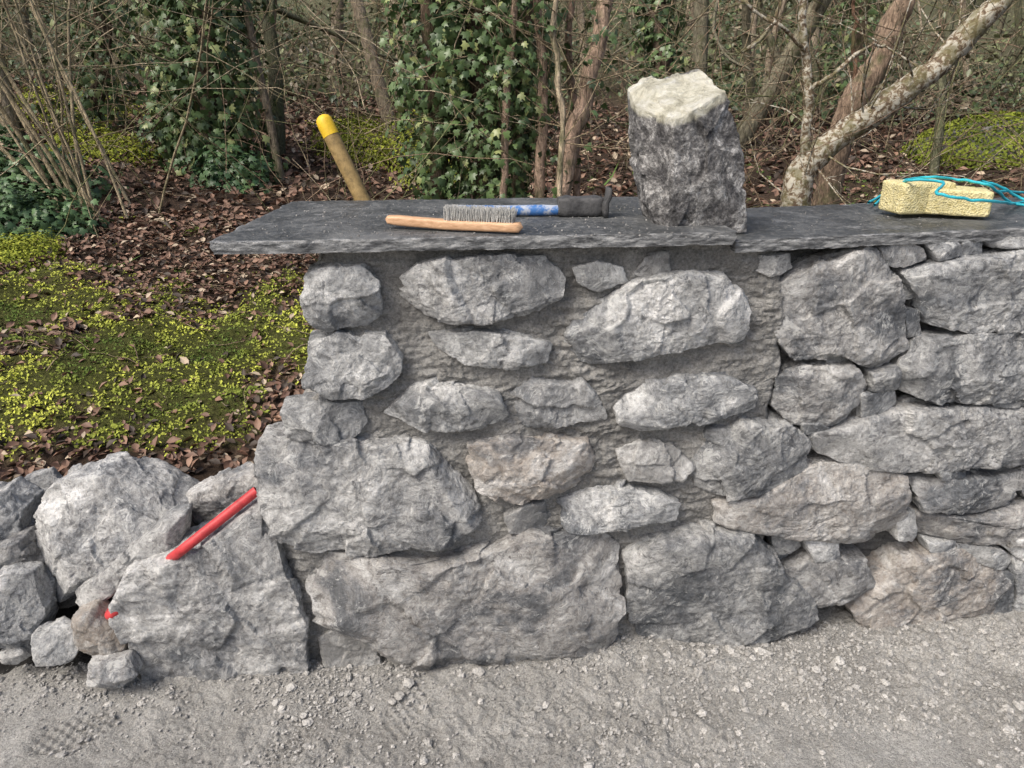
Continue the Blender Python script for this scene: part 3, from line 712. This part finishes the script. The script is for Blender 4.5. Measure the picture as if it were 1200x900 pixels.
def ivy(acc,P,R,N,s0,s1,flat=1.0,dark=1.):
    i=rs.randint(0,len(P),N); th=rs.rand(N)*2*math.pi
    rad=R*(.30+.70*rs.rand(N)**.7)*(1+.9*fbm(np.stack([P[i,2]*3.2,th*1.2,P[i,0]],1),3))
    o=np.stack([np.cos(th),np.sin(th)*flat,0*th],1); c=P[i]+o*rad[:,None]+np.stack([0*th,0*th,rs.normal(size=N)*.07],1)
    n=o+rs.normal(size=(N,3))*.55+np.array([0,0,.35])
    t=rs.rand(N,1); col=np.array([.045,.078,.032])*(1-t)+np.array([.13,.20,.075])*t; v=rs.rand(N,1); col=np.where(v>.9,np.array([.28,.32,.13]),col)*dark
    scatter(acc,IVY,IVYT,c,n,rs.uniform(s0,s1,N),col,updir=np.array([0,0,-1.]),spread=.5)
it=empty('ivy_covered_tree'); a=Acc(); b=Acc()
pk=(.50,.36,.27)
Ps=[]
for pts,r0,r1,c,y in [([(520,330),(515,180),(505,60),(500,-80)],.05,.04,(.15,.11,.08),4.0),([(560,330),(570,180),(560,60),(570,-80)],.06,.05,(.15,.11,.08),4.0),
    ([(610,330),(606,160),(618,60),(612,-80)],.036,.028,(.2,.15,.11),3.9),([(640,330),(632,200),(636,90),(626,-80)],.026,.020,pk,3.75),
    ([(655,330),(662,200),(690,100),(712,-10),(730,-100)],.042,.034,pk,3.75),([(655,320),(658,150),(651,50),(652,-80)],.014,.011,(.55,.45,.32),3.6),
    ([(590,300),(592,150),(600,30),(606,-80)],.018,.014,pk,3.7),([(670,320),(676,180),(668,60),(672,-80)],.020,.016,(.36,.25,.19),4.0)]:
    Ps.append(limb(a,pts,y,r0,r1,c,10))
for k in range(80):
    P=Ps[rs.randint(len(Ps))]; plant(a,P[rs.randint(6,len(P))],rs.normal(size=3)*np.array([1,.5,.5])+np.array([0,0,.3]),rs.uniform(.3,1.),.004,1,(.38,.3,.2),.15,3,3)
a.obj('stems',MBK,parent=it)
ivy(b,Ps[0],.19,1900,.028,.055); ivy(b,Ps[1],.24,2600,.028,.055); ivy(b,Ps[2],.14,1000,.025,.05); ivy(b,Ps[4],.10,130,.03,.05); ivy(b,Ps[6],.14,600,.025,.05)
b.obj('ivy_leaves',MIV,parent=it)
for (pts,y,R,N) in [([(250,200),(245,120),(240,20),(235,-90)],6.2,.40,2500),([(205,190),(212,100),(200,0),(190,-90)],6.6,.32,1300),([(775,190),(778,100),(770,20),(768,-80)],6.5,.17,900),
                    ([(110,140),(120,60),(112,-60)],7.5,.35,900),([(1000,120),(1010,20),(1015,-80)],8.5,.35,800)]:
    it=empty('ivy_covered_tree'); a=Acc();b=Acc(); P=limb(a,pts,y,.08,.06,(.16,.12,.09),10); ivy(b,P,R,N,.045,.08)
    for k in range(14): plant(a,P[rs.randint(4,len(P))],rs.normal(size=3)+np.array([0,0,.4]),rs.uniform(.6,1.6),.009,1,(.32,.26,.18),.12,4,4)
    a.obj('trunk',MBK,parent=it); b.obj('ivy_leaves',MIV,parent=it)
a=Acc()
def clump(cx,cy,rx,ry,rz,N,s0,s1,c0,c1,tpl=DIA,tr=DIAT):
    d=unit(rs.normal(size=(N,3)))*(.35+.65*rs.rand(N,1)**.5); d[:,2]=np.abs(d[:,2])
    d*=1+.35*fbm(d*2.5+cx,3)[:,None]
    c=d*np.array([rx,ry,rz])+np.array([cx,cy,0]); c[:,2]+=H(c[:,0],c[:,1])
    n=d+rs.normal(size=(N,3))*.5+np.array([0,-.1,.5]); t=rs.rand(N,1)
    scatter(a,tpl,tr,c,n,rs.uniform(s0,s1,N),(np.array(c0)*(1-t)+np.array(c1)*t),updir=np.array([0,0,-1.]),spread=.8)
for k in range(150):
    y=8.5+12*rs.rand(); x=rs.uniform(-.8,.8)*y*1.1
    dk=rs.rand(); c0,c1=((.045,.07,.035),(.12,.17,.07)) if dk<.45 else (((.11,.13,.06),(.25,.28,.13)) if dk<.75 else ((.15,.125,.085),(.30,.25,.17)))
    clump(x,y,rs.uniform(.5,1.3),.6,rs.uniform(.4,1.7),int(rs.uniform(150,420)),.05,.11,c0,c1)
a.obj('undergrowth',MIV)
a=Acc(); clump(-2.95,4.5,.42,.3,.30,1500,.03,.055,(.045,.09,.04),(.13,.22,.09),IVY,IVYT); clump(-3.4,5.2,.6,.4,.42,1400,.04,.065,(.04,.08,.04),(.12,.20,.08),IVY,IVYT)
clump(-2.1,5.8,.35,.3,.28,600,.04,.065,(.04,.09,.04),(.12,.20,.08),IVY,IVYT)
a.obj('ivy_ground_cover',MIV)
a=Acc()
for (x,y,rx,rz,N) in [(-2.75,4.0,.30,.14,6000),(-3.5,6.5,.5,.3,3500),(-1.4,7.2,.5,.3,3500),(-.9,6.8,.4,.45,3000),(-.6,6.,.3,.25,1500),(-4.6,8,.8,.4,2500)]:
    clump(x,y,rx,rx*.7,rz,N,.010*y/4,.022*y/4,(.12,.16,.02),(.40,.43,.06))
a.obj('moss_mound',MMS)
mb=empty('mossy_boulder'); a=Acc(); bc=on_y(1172,185,7.0); gz=gh(bc[0],7.0)-.33
pts=[(bc[0]+.85*math.cos(t),gz+.12+.52*math.sin(t)*(1 if math.sin(t)>0 else .6)) for t in np.linspace(0,2*math.pi,14)[:-1]]
stone(a,pts,fr=Frame((0,7.,0)),Df=.6,Db=.6,wc=0,px=False,col=(.3,.3,0),seed=950,ex=2.4,res=.03); a.obj('boulder',MST,parent=mb)
a=Acc(); N=14000; d=unit(rs.normal(size=(N,3))); d[:,2]=np.abs(d[:,2]); d*=(1+.08*fbm(d*5,3))[:,None]; c=d*np.array([.9,.66,.56])+np.array([bc[0],7.,gz+.12])
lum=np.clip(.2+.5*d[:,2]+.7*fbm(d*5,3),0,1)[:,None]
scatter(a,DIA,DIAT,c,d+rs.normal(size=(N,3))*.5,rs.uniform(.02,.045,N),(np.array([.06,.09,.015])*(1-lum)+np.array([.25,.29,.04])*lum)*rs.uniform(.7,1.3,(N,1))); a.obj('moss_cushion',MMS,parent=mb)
a=Acc()
for (cx,cy,r,N,h) in [(2.6,5.6,.5,1100,.28),(3.4,6.2,.5,900,.3),(1.5,5.5,.35,500,.35),(1.9,6.5,.5,500,.3),(-1.25,4.6,.15,160,.2),(-2.1,4.1,.2,200,.14),(1.0,5.2,.3,400,.4),(-1.9,3.3,.5,300,.06),(-1.35,2.8,.3,200,.05),(3.,7.5,.7,500,.3),(.45,6,.4,300,.3)]:
    x=cx+rs.normal(size=N)*r*.5;y=cy+rs.normal(size=N)*r*.5;t=rs.rand(N,1)
    n=rs.normal(size=(N,3))*np.array([1,1,.45]); scatter(a,np.array(BLD)*np.array([.6,1,1.2]),BLDT,np.stack([x,y,H(x,y)],1),n,rs.uniform(.5,1.3,N)*h,np.array([.09,.16,.04])*(1-t)+np.array([.22,.32,.10])*t,updir=np.array([0,0,-1.]),spread=.25)
ob=a.obj('grass_tufts',MMS)

# ------------------------------------------------------------------ light
w=bpy.data.worlds.new('World'); scene.world=w; w.use_nodes=True; nt=w.node_tree
sky=nt.nodes.new('ShaderNodeTexSky'); sky.sky_type='NISHITA'; sky.sun_disc=False
EL=math.radians(50); AZ=math.atan2(-.55,-.5)
sky.sun_elevation=EL; sky.sun_rotation=AZ; sky.dust_density=5; sky.air_density=1.; sky.ozone_density=.6
nt.links.new(sky.outputs[0],nt.nodes['Background'].inputs[0]); nt.nodes['Background'].inputs[1].default_value=.15
sd=bpy.data.lights.new('sun','SUN'); sd.energy=2.8; sd.angle=math.radians(26); sd.color=(1,.96,.89); so=bpy.data.objects.new('sun',sd); scene.collection.objects.link(so)
v=Vector((math.sin(AZ)*math.cos(EL),math.cos(AZ)*math.cos(EL),math.sin(EL))); so.rotation_euler=v.to_track_quat('Z','Y').to_euler(); so.location=v*10
